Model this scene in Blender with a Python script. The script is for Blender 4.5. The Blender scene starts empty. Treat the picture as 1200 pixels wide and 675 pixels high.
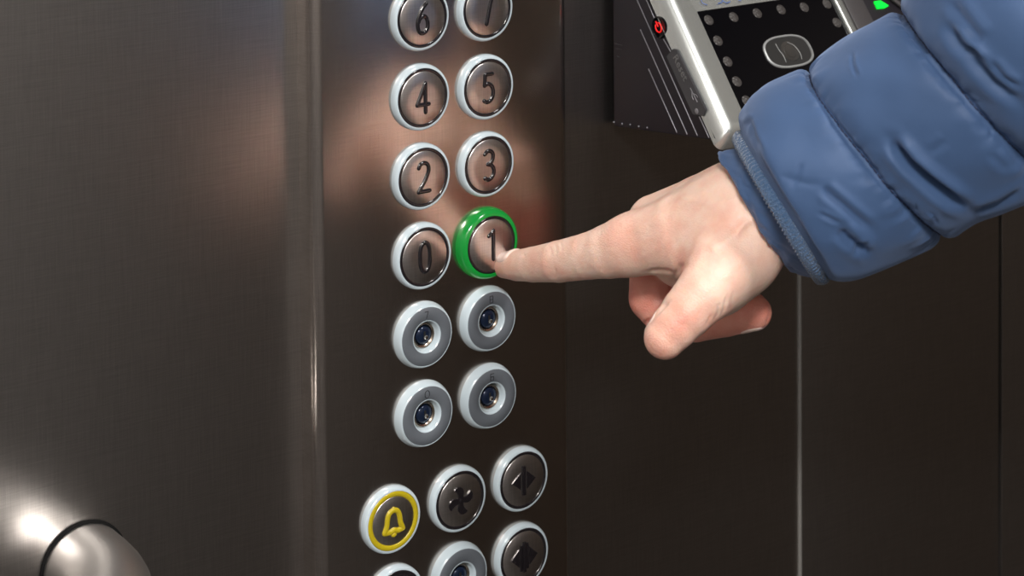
import bpy, bmesh, math, random
import numpy as np
from mathutils import Matrix, Vector, noise

random.seed(4)
SC = bpy.context.scene
COL = SC.collection

# ------------------------------------------------------------------ camera
F, PY, PITCH, ROLL, TH = 2334.0, -297.0, 0.0418, -0.0086, 0.6257
CAMZ = 1.5
D0 = 0.90
cp, sp = math.cos(PITCH), math.sin(PITCH)
cr, sr = math.cos(ROLL), math.sin(ROLL)
FWD = Vector((0, cp, -sp)); UP0 = Vector((0, sp, cp)); RT0 = Vector((1, 0, 0))
RT = cr*RT0 + sr*UP0
UPV = -sr*RT0 + cr*UP0
CAM = Vector((0, 0, CAMZ))
U = Vector((math.cos(TH), math.sin(TH), 0))       # along the wall
N = Vector((math.sin(TH), -math.cos(TH), 0))      # out of the wall
Z = Vector((0, 0, 1))
O = Vector((0, D0, 0))                            # panel face passes through here (w=0)

def ray(px, py):
    return FWD + RT*((px-600)/F) - UPV*((py-PY)/F)
def on_w(px, py, w):
    d = ray(px, py); t = ((O + N*w - CAM).dot(N))/d.dot(N)
    return CAM + d*t
def on_u(px, py, u):
    d = ray(px, py); t = ((O + U*u - CAM).dot(U))/d.dot(U)
    return CAM + d*t
def at_d(px, py, D):
    return CAM + ray(px, py)*D
def P(u, w, z): return O + U*u + N*w + Z*z
def uwz(p): q = p-O; return q.dot(U), q.dot(N), p.z
def project(pts):
    q = np.asarray(pts) - np.array(CAM)
    d = q@np.array(FWD)
    return 600+F*(q@np.array(RT))/d, PY-F*(q@np.array(UPV))/d, d

cam = bpy.data.cameras.new('camera'); co = bpy.data.objects.new('camera', cam); COL.objects.link(co)
cam.sensor_width = 36; cam.lens = F/1200*36
cam.shift_y = (PY-337.5)/1200
cam.clip_start = 0.01
m = Matrix((RT, UPV, -FWD)).transposed().to_4x4(); m.translation = CAM
co.matrix_world = m
SC.camera = co
cam.dof.use_dof = True
cam.dof.focus_distance = 0.86
cam.dof.aperture_fstop = 16

# ------------------------------------------------------------------ materials
def mat(name, col=(.5,.5,.5), rough=.5, metal=0, **kw):
    m = bpy.data.materials.new(name); m.use_nodes = True
    b = m.node_tree.nodes['Principled BSDF']
    b.inputs['Base Color'].default_value = (*col, 1)
    b.inputs['Roughness'].default_value = rough
    b.inputs['Metallic'].default_value = metal
    for k, v in kw.items():
        b.inputs[k.replace('_', ' ')].default_value = v
    return m
def nd(m, t, **kw):
    n = m.node_tree.nodes.new(t)
    for k, v in kw.items(): setattr(n, k, v)
    return n
def bs(m): return m.node_tree.nodes['Principled BSDF']
def lk(m, a, b): m.node_tree.links.new(a, b)
def add_bump(m, scale, strength, dist=.0002, vec_scale=(1,1,1), detail=3, kind='noise'):
    tc = nd(m, 'ShaderNodeTexCoord'); mp = nd(m, 'ShaderNodeMapping')
    mp.inputs['Scale'].default_value = vec_scale
    lk(m, tc.outputs['Object'], mp.inputs['Vector'])
    if kind == 'noise':
        t = nd(m, 'ShaderNodeTexNoise'); t.inputs['Scale'].default_value = scale; t.inputs['Detail'].default_value = detail
        out = t.outputs['Fac']
    else:
        t = nd(m, 'ShaderNodeTexVoronoi'); t.inputs['Scale'].default_value = scale
        out = t.outputs['Distance']
    lk(m, mp.outputs['Vector'], t.inputs['Vector'])
    bp = nd(m, 'ShaderNodeBump'); bp.inputs['Strength'].default_value = strength; bp.inputs['Distance'].default_value = dist
    lk(m, out, bp.inputs['Height'])
    prev = bs(m).inputs['Normal']
    if prev.is_linked: lk(m, prev.links[0].from_socket, bp.inputs['Normal'])
    lk(m, bp.outputs['Normal'], bs(m).inputs['Normal'])
    return out

def steel(name, col, rough, weave=.15, hs=2.2):
    """linen-brushed stainless sheet: fine crossed threads, in sheet axes (x along, y up)"""
    m = mat(name, col, rough, 1.0)
    tc = nd(m, 'ShaderNodeTexCoord')
    outs = []
    for sc in ((1400*hs, 60, 60), (60, 1400*hs, 60)):
        mp = nd(m, 'ShaderNodeMapping'); mp.inputs['Scale'].default_value = sc
        lk(m, tc.outputs['Object'], mp.inputs['Vector'])
        t = nd(m, 'ShaderNodeTexNoise'); t.inputs['Scale'].default_value = 1; t.inputs['Detail'].default_value = 2
        lk(m, mp.outputs['Vector'], t.inputs['Vector']); outs.append(t.outputs['Fac'])
    ad = nd(m, 'ShaderNodeMath', operation='ADD'); lk(m, outs[0], ad.inputs[0]); lk(m, outs[1], ad.inputs[1])
    bp = nd(m, 'ShaderNodeBump'); bp.inputs['Strength'].default_value = weave; bp.inputs['Distance'].default_value = .00005
    lk(m, ad.outputs[0], bp.inputs['Height']); lk(m, bp.outputs['Normal'], bs(m).inputs['Normal'])
    # thread tint
    rmp = nd(m, 'ShaderNodeMapRange'); rmp.inputs[1].default_value = .6; rmp.inputs[2].default_value = 1.4
    rmp.inputs[3].default_value = .85; rmp.inputs[4].default_value = 1.15
    lk(m, ad.outputs[0], rmp.inputs[0])
    mx = nd(m, 'ShaderNodeVectorMath', operation='SCALE'); mx.inputs[0].default_value = col
    lk(m, rmp.outputs[0], mx.inputs['Scale']); lk(m, mx.outputs[0], bs(m).inputs['Base Color'])
    return m

M_wall = steel('wall_steel', (.50, .475, .455), .30)
M_panel = steel('panel_steel', (.60, .54, .50), .21)
M_cabin = mat('cabin_sheet', (.30, .29, .285), .45, .6)
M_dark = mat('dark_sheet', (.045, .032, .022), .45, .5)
M_floor = mat('floor_vinyl', (.05, .045, .04), .5); add_bump(M_floor, 300, .3)
M_ceil = mat('ceiling_sheet', (.3, .29, .28), .5)
M_strip = mat('joint_strip', (.26, .25, .235), .5, .5)
M_groove = mat('groove_black', (.006, .006, .006), .8, 0, Specular_IOR_Level=.1)
M_rail = mat('rail_steel', (.62, .60, .58), .34, 1.0); add_bump(M_rail, 900, .12, .00005, (1, 1, .05))
M_bezel = mat('bezel_plastic', (.53, .62, .67), .16, 0, Subsurface_Weight=.3, Coat_Weight=.5)
bs(M_bezel).inputs['Subsurface Radius'].default_value = (.002, .002, .002)
M_disc = steel('disc_steel', (.70, .66, .64), .30, .2)
M_black = mat('black_enamel', (.012, .010, .012), .12, 0, Coat_Weight=.6)
M_yellow = mat('yellow_enamel', (.46, .36, .012), .25, 0, Coat_Weight=.4)
M_green = mat('lit_green_plastic', (.008, .17, .03), .14, 0, Coat_Weight=.5, Emission_Strength=.3)
bs(M_green).inputs['Emission Color'].default_value = (.0, .36, .03, 1)
M_grey = mat('grey_ring', (.13, .145, .165), .42, .2); add_bump(M_grey, 2500, .12, .0001)
M_mark = mat('mark_paint', (.02, .02, .025), .5)
M_chrome = mat('lock_chrome', (.50, .43, .36), .2, 1.0)
M_core = mat('lock_core', (.010, .018, .042), .14, .3)
M_keyhole = mat('keyway_black', (.005, .005, .005), .6)
M_glint = mat('keyway_glint', (.95, .9, .85), .12, 1.0)
M_dev = mat('device_black', (.012, .010, .014), .42); add_bump(M_dev, 900, .12, .0001)
M_silver = mat('device_silver', (.55, .57, .55), .27, .75)
M_glass = mat('device_glass', (.002, .002, .003), .10, 0, Specular_IOR_Level=.3)
M_led = mat('led_clear', (.05, .045, .043), .35, 0, Specular_IOR_Level=.4); add_bump(M_led, 900, .8, .0004, kind='v')
M_line = mat('vent_line', (.22, .22, .24), .4, .4)
M_slot = mat('slot_grey', (.045, .045, .05), .5)
M_red = mat('power_red', (.6, .01, .01), .4, 0, Emission_Strength=.55)
bs(M_red).inputs['Emission Color'].default_value = (1, .01, .01, 1)
M_gled = mat('status_green', (.0, .6, .05), .4, 0, Emission_Strength=1.0)
bs(M_gled).inputs['Emission Color'].default_value = (.0, .9, .03, 1)
M_blue = mat('blue_print', (.09, .16, .42), .5)
M_ovring = mat('lens_ring', (.34, .35, .35), .35, .3)
M_lens = mat('lens_window', (.03, .03, .03), .15)
M_lensd = mat('lens_dark', (.10, .095, .09), .2, .6)
M_side = mat('device_grey', (.055, .050, .052), .45); add_bump(M_side, 1500, .2, .0001)
M_light = mat('light_diffuser', (.9, .9, .9), .5, 0, Emission_Strength=1.0)
M_nail = mat('nail', (.90, .68, .60), .25, 0, Subsurface_Weight=.2, Coat_Weight=.3)
bs(M_nail).inputs['Subsurface Radius'].default_value = (.002, .001, .0006)

# ------------------------------------------------------------------ object helpers
def tag(o, label=None, cat=None, group=None, kind=None):
    if label: o['label'] = label
    if cat: o['category'] = cat
    if group: o['group'] = group
    if kind: o['kind'] = kind
    return o
def frame(p, ux=U, uy=Z, uz=N):
    m = Matrix((ux, uy, uz)).transposed().to_4x4(); m.translation = p
    return m
def empty(name, p, mw=None):
    o = bpy.data.objects.new(name, None); COL.objects.link(o)
    o.empty_display_size = .01
    o.matrix_world = mw if mw else Matrix.Translation(p)
    return o
def obj(name, bm, mt, parent=None, smooth=True, mw=None, auto=40):
    if isinstance(bm, bmesh.types.BMesh):
        me = bpy.data.meshes.new(name)
        bmesh.ops.recalc_face_normals(bm, faces=bm.faces)
        bm.to_mesh(me); bm.free()
    else: me = bm
    if smooth:
        me.shade_smooth()
        if auto: me.set_sharp_from_angle(angle=math.radians(auto))
    me.materials.append(mt)
    o = bpy.data.objects.new(name, me); COL.objects.link(o)
    if parent: o.parent = parent
    if mw: o.matrix_world = mw
    return o
def lathe(prof, n=72, bm=None, close=False):
    """prof: list of (r, h); revolved about local z"""
    bm = bm or bmesh.new(); rings = []
    for r, h in prof:
        if r < 1e-7: rings.append([bm.verts.new((0, 0, h))])
        else: rings.append([bm.verts.new((r*math.cos(2*math.pi*k/n), r*math.sin(2*math.pi*k/n), h)) for k in range(n)])
    pr = list(zip(rings, rings[1:])) + ([(rings[-1], rings[0])] if close else [])
    for a, b in pr:
        for k in range(n):
            k2 = (k+1) % n
            if len(a) == 1 and len(b) == 1: continue
            if len(a) == 1: bm.faces.new((a[0], b[k], b[k2]))
            elif len(b) == 1: bm.faces.new((a[k], a[k2], b[0]))
            else: bm.faces.new((a[k], a[k2], b[k2], b[k]))
    return bm
def smooth_path(pts, n=6, closed=False):
    pts = [Vector(p) for p in pts]; out = []
    L = len(pts)
    rng = range(L if closed else L-1)
    for i in rng:
        g = (lambda j: pts[j % L]) if closed else (lambda j: pts[min(max(j, 0), L-1)])
        p0, p1, p2, p3 = g(i-1), g(i), g(i+1), g(i+2)
        for k in range(n):
            t = k/n
            out.append(.5*((2*p1)+(-p0+p2)*t+(2*p0-5*p1+4*p2-p3)*t*t+(-p0+3*p1-3*p2+p3)*t**3))
    if not closed: out.append(pts[-1])
    return out
def tube(path, rad, bm=None, n=10, flat=1.0, closed=False, cap=True):
    """round tube along path; rad float or list; flat squashes along local z"""
    bm = bm or bmesh.new(); L = len(path); rings = []
    path = [Vector(p) for p in path]
    up = Vector((0, 0, 1)); prev = None
    for i, p in enumerate(path):
        a = path[(i-1) % L] if (closed or i > 0) else p
        b = path[(i+1) % L] if (closed or i < L-1) else p
        t = (b-a)
        t = t.normalized() if t.length > 0 else Vector((1, 0, 0))
        if prev is None:
            s = up.cross(t)
            if s.length < 1e-3: s = Vector((1, 0, 0)).cross(t)
            s.normalize()
        else: s = (prev - t*prev.dot(t)).normalized()
        prev = s; v = t.cross(s)
        r = rad[i] if hasattr(rad, '__len__') else rad
        ring = []
        for k in range(n):
            q = 2*math.pi*k/n
            d = s*math.cos(q)*r + v*math.sin(q)*r
            d.z *= flat
            ring.append(bm.verts.new(p+d))
        rings.append(ring)
    for a, b in list(zip(rings, rings[1:])) + ([(rings[-1], rings[0])] if closed else []):
        for k in range(n): bm.faces.new((a[k], a[(k+1) % n], b[(k+1) % n], b[k]))
    if cap and not closed:
        for ring, p, sgn, nx in ((rings[0], path[0], -1, path[1]), (rings[-1], path[-1], 1, path[-2])):
            t = (p-nx).normalized(); r = rad[0 if sgn < 0 else -1] if hasattr(rad, '__len__') else rad
            mid = []
            for k in range(n):
                d = ring[k].co - p
                mid.append(bm.verts.new(p + d*.7 + t*r*.7*1.0*(1 if flat == 1 else 1)))
            c = bm.verts.new(p+t*r)
            for k in range(n):
                bm.faces.new((ring[k], ring[(k+1) % n], mid[(k+1) % n], mid[k]))
                bm.faces.new((mid[k], mid[(k+1) % n], c))
    return bm
def prism(poly, h0, h1, bm=None, bevel=0):
    """poly in local xy extruded local z h0..h1"""
    own = bmesh.new()
    a = [own.verts.new((x, y, h0)) for x, y in poly]; b = [own.verts.new((x, y, h1)) for x, y in poly]
    own.faces.new(a[::-1]); top = own.faces.new(b)
    n = len(poly)
    for k in range(n): own.faces.new((a[k], a[(k+1) % n], b[(k+1) % n], b[k]))
    bmesh.ops.recalc_face_normals(own, faces=own.faces)
    if bevel: bmesh.ops.bevel(own, geom=own.edges[:], offset=bevel, segments=2, affect='EDGES', profile=.6)
    if bm is None: return own
    me = bpy.data.meshes.new('tmp'); own.to_mesh(me); own.free(); bm.from_mesh(me); bpy.data.meshes.remove(me)
    return bm
def box(x0, x1, y0, y1, z0, z1, bm=None, bevel=0):
    return prism([(x0, y0), (x1, y0), (x1, y1), (x0, y1)], z0, z1, bm, bevel)

# ------------------------------------------------------------------ cabin (sheet frame: x=U, y=Z, z=N at O)
WB = -0.012                       # wall sheet sits 12 mm behind the panel face
WF = frame(O)
UL, UR, WN = -1.05, 0.75, 1.5
u_pl = uwz(on_w(368, 330, 0))[0]
u_pr = uwz(on_w(667, 330, -.002))[0]
u_s1 = uwz(on_w(937, 480, WB))[0]
u_s2 = uwz(on_w(1172, 400, WB))[0]
def struct(name, bm, mt, mw=WF, smooth=False):
    return tag(obj(name, bm, mt, None, smooth, mw), kind='structure')
# three sheets of the button wall, 3 mm gaps, one backing
bm = box(UL, u_s1-.001, 0, 2.2, WB-.02, WB, None, .0006)
box(u_s1+.001, u_s2-.0012, 0, 2.2, WB-.02, WB, bm, .0006)
box(u_s2+.0012, UR, 0, 2.2, WB-.02, WB+.0006, bm, .0006)
box(UL, UR, 0, 2.2, WB-.03, WB-.0195, bm)
struct('wall_front', bm, M_wall, smooth=True)
struct('trim_1', tube([(u_s1, .001, WB-.0002), (u_s1, 2.199, WB-.0002)], .0012, n=12), M_strip, smooth=True)
struct('trim_2', box(u_s2-.0012, u_s2+.0012, 0, 2.2, WB-.0195, WB-.004), M_groove)
struct('floor', box(UL, UR, -.02, 0, WB-.03, WN), M_floor)
struct('ceiling', box(UL, UR, 2.2, 2.22, WB-.03, WN), M_ceil)
struct('wall_back', box(UL, UR, 0, 2.2, WN, WN+.02), M_cabin)
struct('wall_left', box(UL-.02, UL, -.02, 2.22, WB-.03, WN+.02), M_cabin)
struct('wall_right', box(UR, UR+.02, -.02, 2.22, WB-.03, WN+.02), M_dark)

# raised operating panel: rounded long edges
def panel_profile():
    pts = []; r = .0055
    pts.append((u_pl, WB))
    for k in range(9):
        a = math.pi - math.pi/2*k/8
        pts.append((u_pl+r+r*math.cos(a), -r+r*math.sin(a)))
    r = .006
    for k in range(9):
        a = math.pi/2 - math.pi/2*k/8
        pts.append((u_pr-r+r*math.cos(a), -r+r*math.sin(a)))
    pts.append((u_pr, WB))
    return pts
bm = bmesh.new(); pr = panel_profile()
A = [bm.verts.new((u, .02, w)) for u, w in pr]; B = [bm.verts.new((u, 2.18, w)) for u, w in pr]
for k in range(len(pr)):
    k2 = (k+1) % len(pr); bm.faces.new((A[k], A[k2], B[k2], B[k]))
bm.faces.new(A); bm.faces.new(B)
op = obj('operating_panel', bm, M_panel, None, True, WF, auto=35)
tag(op, 'raised full-height brushed steel panel carrying all the lift buttons', 'control panel')

# ------------------------------------------------------------------ buttons
R = .0133*D0/.808
W0 = .0
def bez_prof(Ro, Ri, h):
    pts = [(Ro, -.0005), (Ro, .0004)]
    for k in range(9):
        a = math.pi/2*k/8
        pts.append((Ri + (Ro-Ri)*math.cos(a)**.8, .0004 + (h-.0004)*math.sin(a)))
    pts.append((Ri-.0002, h-.0012)); pts.append((Ri-.0002, -.0005))
    return pts
def stroke(paths, r=.00085, h=0, flat=.75, n=6, wx=1.0):
    bm = bmesh.new()
    for i, (pts, closed) in enumerate(paths):
        sm = smooth_path([(x*.001*wx, y*.001, h) for x, y in pts], n, closed)
        tube(sm, r, bm, 10, flat, closed)
    return bm
def straight(pts, sub=1): return pts
GLYPH = {
 '0': [([(0,6.4),(-1.6,5.4),(-2.5,2.4),(-2.5,-2.4),(-1.6,-5.4),(0,-6.4),(1.6,-5.4),(2.5,-2.4),(2.5,2.4),(1.6,5.4)], True)],
 '1': [([(.9,6.3),(.9,3),(.9,-3),(.9,-6.6)], False), ([(.9,6.3),(0.1,5.3),(-1.5,4.3)], False)],
 '2': [([(-2.6,4.4),(-1.8,5.8),(0,6.4),(1.9,5.6),(2.6,3.6),(2.0,1.2),(.2,-2),(-1.6,-4.4),(-2.8,-6.2)], False), ([(-2.8,-6.2),(-.5,-6.2),(3.0,-6.2)], False)],
 '3': [([(-2.2,5.2),(-.8,6.4),(1,6.3),(2.2,5),(2.2,3),(1.2,1.2),(-.6,.5)], False), ([(-.6,.5),(1.4,-.2),(2.6,-2),(2.5,-4.3),(1.2,-6),(-.6,-6.5),(-2.2,-5.6)], False)],
 '4': [([(1.2,6.4),(1.2,0),(1.2,-6.5)], False), ([(1.2,6.4),(-.8,2),(-3.2,-3.0)], False), ([(-3.2,-3.0),(0,-3.0),(3,-3.0)], False)],
 '5': [([(2.3,6.2),(0,6.2),(-1.6,6.2)], False), ([(-1.6,6.2),(-1.8,3.5),(-2.0,1.2)], False), ([(-2.0,1.2),(-.2,1.9),(1.6,1.0),(2.6,-1.2),(2.4,-4),(1.0,-5.9),(-.8,-6.4),(-2.3,-5.6)], False)],
 '6': [([(2.0,6.4),(.2,4.6),(-1.6,1.6),(-2.6,-1.8),(-2.3,-4.8),(-.9,-6.4),(1.0,-6.3),(2.4,-4.6),(2.6,-2),(1.8,.2),(.2,.9),(-1.5,-.1),(-2.2,-1.6)], False)],
 '7': [([(-2.8,6.0),(0,6.0),(2.6,6.0)], False), ([(2.6,6.0),(1.2,1),(-.6,-6.6)], False)],
}
def number_button(px, py, glyph, label, lit=False, ringmat=None, group='round floor buttons', name='floor_button', symbol=None, cat='button'):
    p = on_w(px, py, 0)
    t = empty(name, p, frame(p)); tag(t, label, cat, group)
    s = 1.09 if lit else 1.0
    h = .0052 if lit else .0032
    Rd = R*.885
    rw = .0022 if ringmat else .0012
    obj('bezel_ring', lathe(bez_prof(R*s, Rd, h), close=True), M_green if lit else M_bezel, t, auto=60)
    if lit: t.children[0]['label'] = 'glowing green ring'
    # dark joint ring
    bm = lathe([(Rd-.0001, 0), (Rd-.0001, h-.0002), (Rd-.0004, h+.0001), (Rd-rw, h+.0001), (Rd-rw-.0003, h-.0003), (Rd-rw-.0003, 0)], close=True)
    obj('inner_ring', bm, ringmat or M_black, t, auto=60)
    f = h-.00005
    obj('button_face', lathe([(Rd-rw-.0002, 0), (Rd-rw-.0002, f-.0002), (Rd-rw-.0005, f), (R*.4, f+.00008), (0, f+.0001)]), M_disc, t, auto=60)
    if glyph:
        obj('numeral', stroke(GLYPH[glyph], .00100, f+.0001), M_black, t, auto=0)
    if symbol: symbol(t, f+.0001)
    return t
G = 'round floor buttons'
number_button(490.5, 20.3, '6', 'round steel lift button embossed with a black 6, pale bezel', group=G)
number_button(566.4, 9.8, '7', 'round steel lift button embossed with a black 7, cut off at the top edge', group=G)
number_button(491.1, 113.3, '4', 'round steel lift button embossed with a black 4, pale bezel', group=G)
number_button(567.2, 101.6, '5', 'round steel lift button embossed with a black 5, pale bezel', group=G)
number_button(491.9, 206.2, '2', 'round steel lift button embossed with a black 2, pale bezel', group=G)
number_button(568.0, 192.0, '3', 'round steel lift button embossed with a black 3, pale bezel', group=G)
number_button(493.3, 299.2, '0', 'round steel lift button embossed with a black 0, pale bezel', group=G)
b1 = number_button(568.4, 284.0, '1', 'steel lift button 1 ringed in glowing green, pressed by the fingertip', lit=True, group=G)

def sym_bell(t, f):
    # outline bell with clapper
    out = [(-.9,5.0),(-.3,6.0),(.5,6.0),(1.0,5.0),(2.2,3.8),(2.9,1.2),(3.2,-1.6),(4.6,-4.2),(4.4,-5.0),(1.6,-5.0)]
    bm = stroke([([(0,5.6),(0,5.4)], False)], .0009, f)
    L = [(0,4.9),(-1.7,4.0),(-2.6,1.8),(-3.0,-1.4),(-4.0,-4.2)]
    L2 = [(0,4.9),(1.7,4.0),(2.6,1.8),(3.0,-1.4),(4.0,-4.2)]
    b2 = stroke([(L, False), (L2, False), ([(-4.0,-4.3),(-1.6,-4.6),(0,-4.0),(1.6,-4.6),(4.0,-4.3)], False)], .00128, f, wx=1.18)
    me = bpy.data.meshes.new('t'); b2.to_mesh(me); b2.free(); bm.from_mesh(me)
    b3 = stroke([([(-.3,-5.9),(.3,-5.9)], False)], .00125, f); b3.to_mesh(me); b3.free(); bm.from_mesh(me)
    o = obj('bell_symbol', bm, M_yellow, t, auto=0); o['label'] = 'raised yellow bell symbol'
def sym_fan(t, f):
    bm = lathe([(.0012, f-.0003), (.0012, f+.0005), (.0007, f+.0008), (0, f+.0008)], 24)
    for k in range(4):
        a = math.pi/2*k + .25
        poly = []
        base = [(.3,-.6),(1.4,-1.3),(3.2,-1.9),(5.0,-1.3),(5.7,.2),(5.2,1.5),(4.0,.9),(2.6,.55),(1.2,.7),(.3,.6)]
        sm = smooth_path([(x*1.15, y*1.3, 0) for x, y in base], 3, True)
        for q in sm:
            poly.append((.001*(q.x*math.cos(a)-q.y*math.sin(a)), .001*(q.x*math.sin(a)+q.y*math.cos(a))))
        prism(poly, f-.0003, f+.0006, bm)
    obj('fan_symbol', bm, M_black, t, auto=40)
def sym_open(t, f):
    bm = box(-.0010, .0010, -.0068, .0068, f-.0003, f+.0007, None, .0002)
    prism([(-.0018,-.0040),(-.0018,.0040),(-.0066,0)], f-.0003, f+.0006, bm, .0001)
    prism([(.0018,.0040),(.0018,-.0040),(.0066,0)], f-.0003, f+.0006, bm, .0001)
    obj('arrow_symbol', bm, M_black, t, auto=30)
def sym_close(t, f):
    bm = box(-.0009, .0009, -.0070, .0070, f-.0003, f+.0008, None, .0002)
    box(-.0024, -.0012, -.0062, .0056, f-.0003, f+.0006, bm, .0001)
    box(.0012, .0024, -.0056, .0062, f-.0003, f+.0006, bm, .0001)
    prism([(-.0029,-.0042),(-.0029,.0042),(-.0074,0)], f-.0003, f+.0006, bm, .0001)
    prism([(.0029,.0042),(.0029,-.0042),(.0074,0)], f-.0003, f+.0006, bm, .0001)
    obj('arrow_symbol', bm, M_black, t, auto=30)
def sym_plain(t, f):
    bm = stroke([([(-3.4,0),(3.4,0)], False), ([(0,3.4),(0,-3.4)], False)], .0009, f)
    obj('numeral', bm, M_black, t, auto=0)
G2 = 'round function buttons at the bottom of the panel'
number_button(456.6, 607.8, None, 'round alarm button with a yellow ring and yellow bell symbol', ringmat=M_yellow, group=G2, name='alarm_button', symbol=sym_bell)
number_button(534.8, 583.6, None, 'round steel button with a black four-bladed fan symbol', group=G2, name='fan_button', symbol=sym_fan)
number_button(608.6, 560.3, None, 'upper arrow button, black door-open arrows apart from a bar', group=G2, name='door_button', symbol=sym_open)
number_button(609.2, 649.6, None, 'lower arrow button, black door-close symbol with a thick bar', group=G2, name='door_button', symbol=sym_close)
number_button(461.2, 700.4, None, 'black-faced button mostly below the frame under the yellow bell', group=G2, name='panel_button')
for ch in bpy.data.objects['panel_button'].children:
    if ch.name.startswith('button_face'): ch.data.materials[0] = M_black; ch['label'] = 'black button face'

THIN = {
 '7': [([(-.9,1.5),(.9,1.5)], False), ([(.9,1.5),(-.1,-1.5)], False)],
 '8': [([(-.85,1.5),(.85,1.5)], False), ([(.85,1.5),(.85,-1.5)], False), ([(.85,-1.5),(-.85,-1.5)], False), ([(-.85,-1.5),(-.85,1.5)], False), ([(-.85,0),(.85,0)], False)],
 '0': [([(0,1.7),(-.95,1.1),(-1.15,0),(-.95,-1.1),(0,-1.7),(.95,-1.1),(1.15,0),(.95,1.1)], True)],
 '6': [([(.9,1.4),(-.85,1.5)], False), ([(-.85,1.5),(-.85,-1.5)], False), ([(-.85,-1.5),(.85,-1.5)], False), ([(.85,-1.5),(.85,.1)], False), ([(.85,.1),(-.85,.1)], False)],
}
def key_switch(px, py, mark, label):
    p = on_w(px, py, 0)
    t = empty('key_switch', p, frame(p)); tag(t, label, 'key switch', 'round key switches with grey rings')
    h = .0042; Rg = R*.875; Ri = R*.49; Rc = R*.385
    obj('bezel_ring', lathe([(R, -.0005), (R, .0004), (R*.985, .0014), (R*.955, .0026), (R*.925, .0036), (R*.90, h-.0002), (Rg+.0001, h), (Rg-.0001, h-.0004), (Rg-.0001, -.0005)], close=True), M_bezel, t, auto=60)
    obj('grey_plate', lathe([(Rg, 0), (Rg, h-.0002), (Rg-.0002, h+.00002), (Ri+.0002, h+.00002), (Ri, h-.0002), (Ri, 0)], close=True), M_grey, t, auto=50)
    obj('recess', lathe([(Ri+.00005, h-.0006), (Ri+.00002, h+.00008), (Ri-.0003, h), (Ri-.0009, .0026), (Rc+.0003, .0009), (Rc, .0006), (Rc, .0002), (Ri+.00005, .0002)], close=True), M_bezel, t, auto=60)
    obj('lock_collar', lathe([(Rc, .0002), (Rc, .0014), (Rc-.0003, .0019), (Rc-.0007, .0019), (Rc-.0013, .0009), (Rc-.0020, .0006), (Rc-.0020, .0002)], close=True), M_chrome, t, auto=60)
    core = obj('lock_core', lathe([(Rc-.0017, .0002), (Rc-.0017, .0014), (Rc-.0020, .0020), (.0016, .0023), (0, .0023)]), M_core, t, auto=60)
    obj('keyway', box(-.0005, .0005, -.0019, .0019, .0015, .00255, None, .0001), M_keyhole, core, mw=None)
    obj('keyway_glint', lathe([(.0011, .0021), (.0011, .0026), (.0007, .0031), (0, .0032)], 16), M_glint, core).location = (.0006, -.0008, 0)  # bright metal bead standing in for the highlight in the keyway
    if mark:
        bm = bmesh.new()
        for pts, cl in THIN[mark]:
            pp = [(x*.001, y*.001+R*.655, h+.00003) for x, y in pts]
            sm = smooth_path(pp, 4, cl) if cl else pp
            tube(sm, .00020, bm, 6, .5, cl)
        obj('mark', bm, M_mark, t, auto=0)
    return t
key_switch(494.2, 391.8, '7', 'grey key switch directly below the 0 button, left of the one marked 8')
key_switch(569.9, 373.0, '8', 'grey key switch marked 8, directly below the green button')
key_switch(494.9, 484.2, '0', 'grey key switch marked with a thin 0, lower left of four')
key_switch(570.7, 463.5, '6', 'grey key switch marked 6, lower right of four')
key_switch(536.0, 673.5, None, 'grey key switch cut by the bottom edge, below the fan button')

# ------------------------------------------------------------------ handrail (bottom left)
pr_ = on_w(98, 664, WB)
uu, ww, zz = uwz(pr_)
t = empty('handrail', pr_, frame(pr_))
tag(t, 'round brushed steel handrail curving out of the wall at lower left', 'handrail')
rr = .0176
path = [(0, 0, -.001), (0, 0, .006), (0, 0, .012)]
for k in range(1, 13):
    a = math.pi/2*k/12
    path.append((-.058+.058*math.cos(a), 0, .012+.058*math.sin(a)))
for k in range(1, 14): path.append((-.058-.048*k, 0, .070))
path.append((-.73, 0, .07))
for k in range(1, 13):
    a = math.pi/2*k/12
    path.append((-.73-.040*math.sin(a), 0, .030+.040*math.cos(a)))
path.append((-.77, 0, .012)); path.append((-.77, 0, -.001))
obj('rail_tube', tube(path, rr, n=40, cap=False), M_rail, t, auto=0)
obj('collar_shadow_gap', lathe([(rr+.0011, -.0005), (rr+.0011, .0009), (rr+.0007, .0012), (rr-.0004, .0012), (rr-.0004, -.0005)], 48, close=True), M_groove, t, auto=50)  # black rim, its near-black colour also standing in for the shadow gap

# ------------------------------------------------------------------ face terminal on the wall
pb = on_w(713, 147, WB)
u0, _, zb = uwz(pb)
a_ = uwz(on_u(851, 168, u0)); b_ = uwz(on_u(776, 0, u0))
print('device profile', u0, zb, a_, b_)
T = empty('face_terminal', P(u0, WB, zb), frame(P(u0, WB, zb)))
tag(T, 'black wedge-shaped terminal with sloping silver-framed camera face, behind the sleeve', 'terminal')
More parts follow.
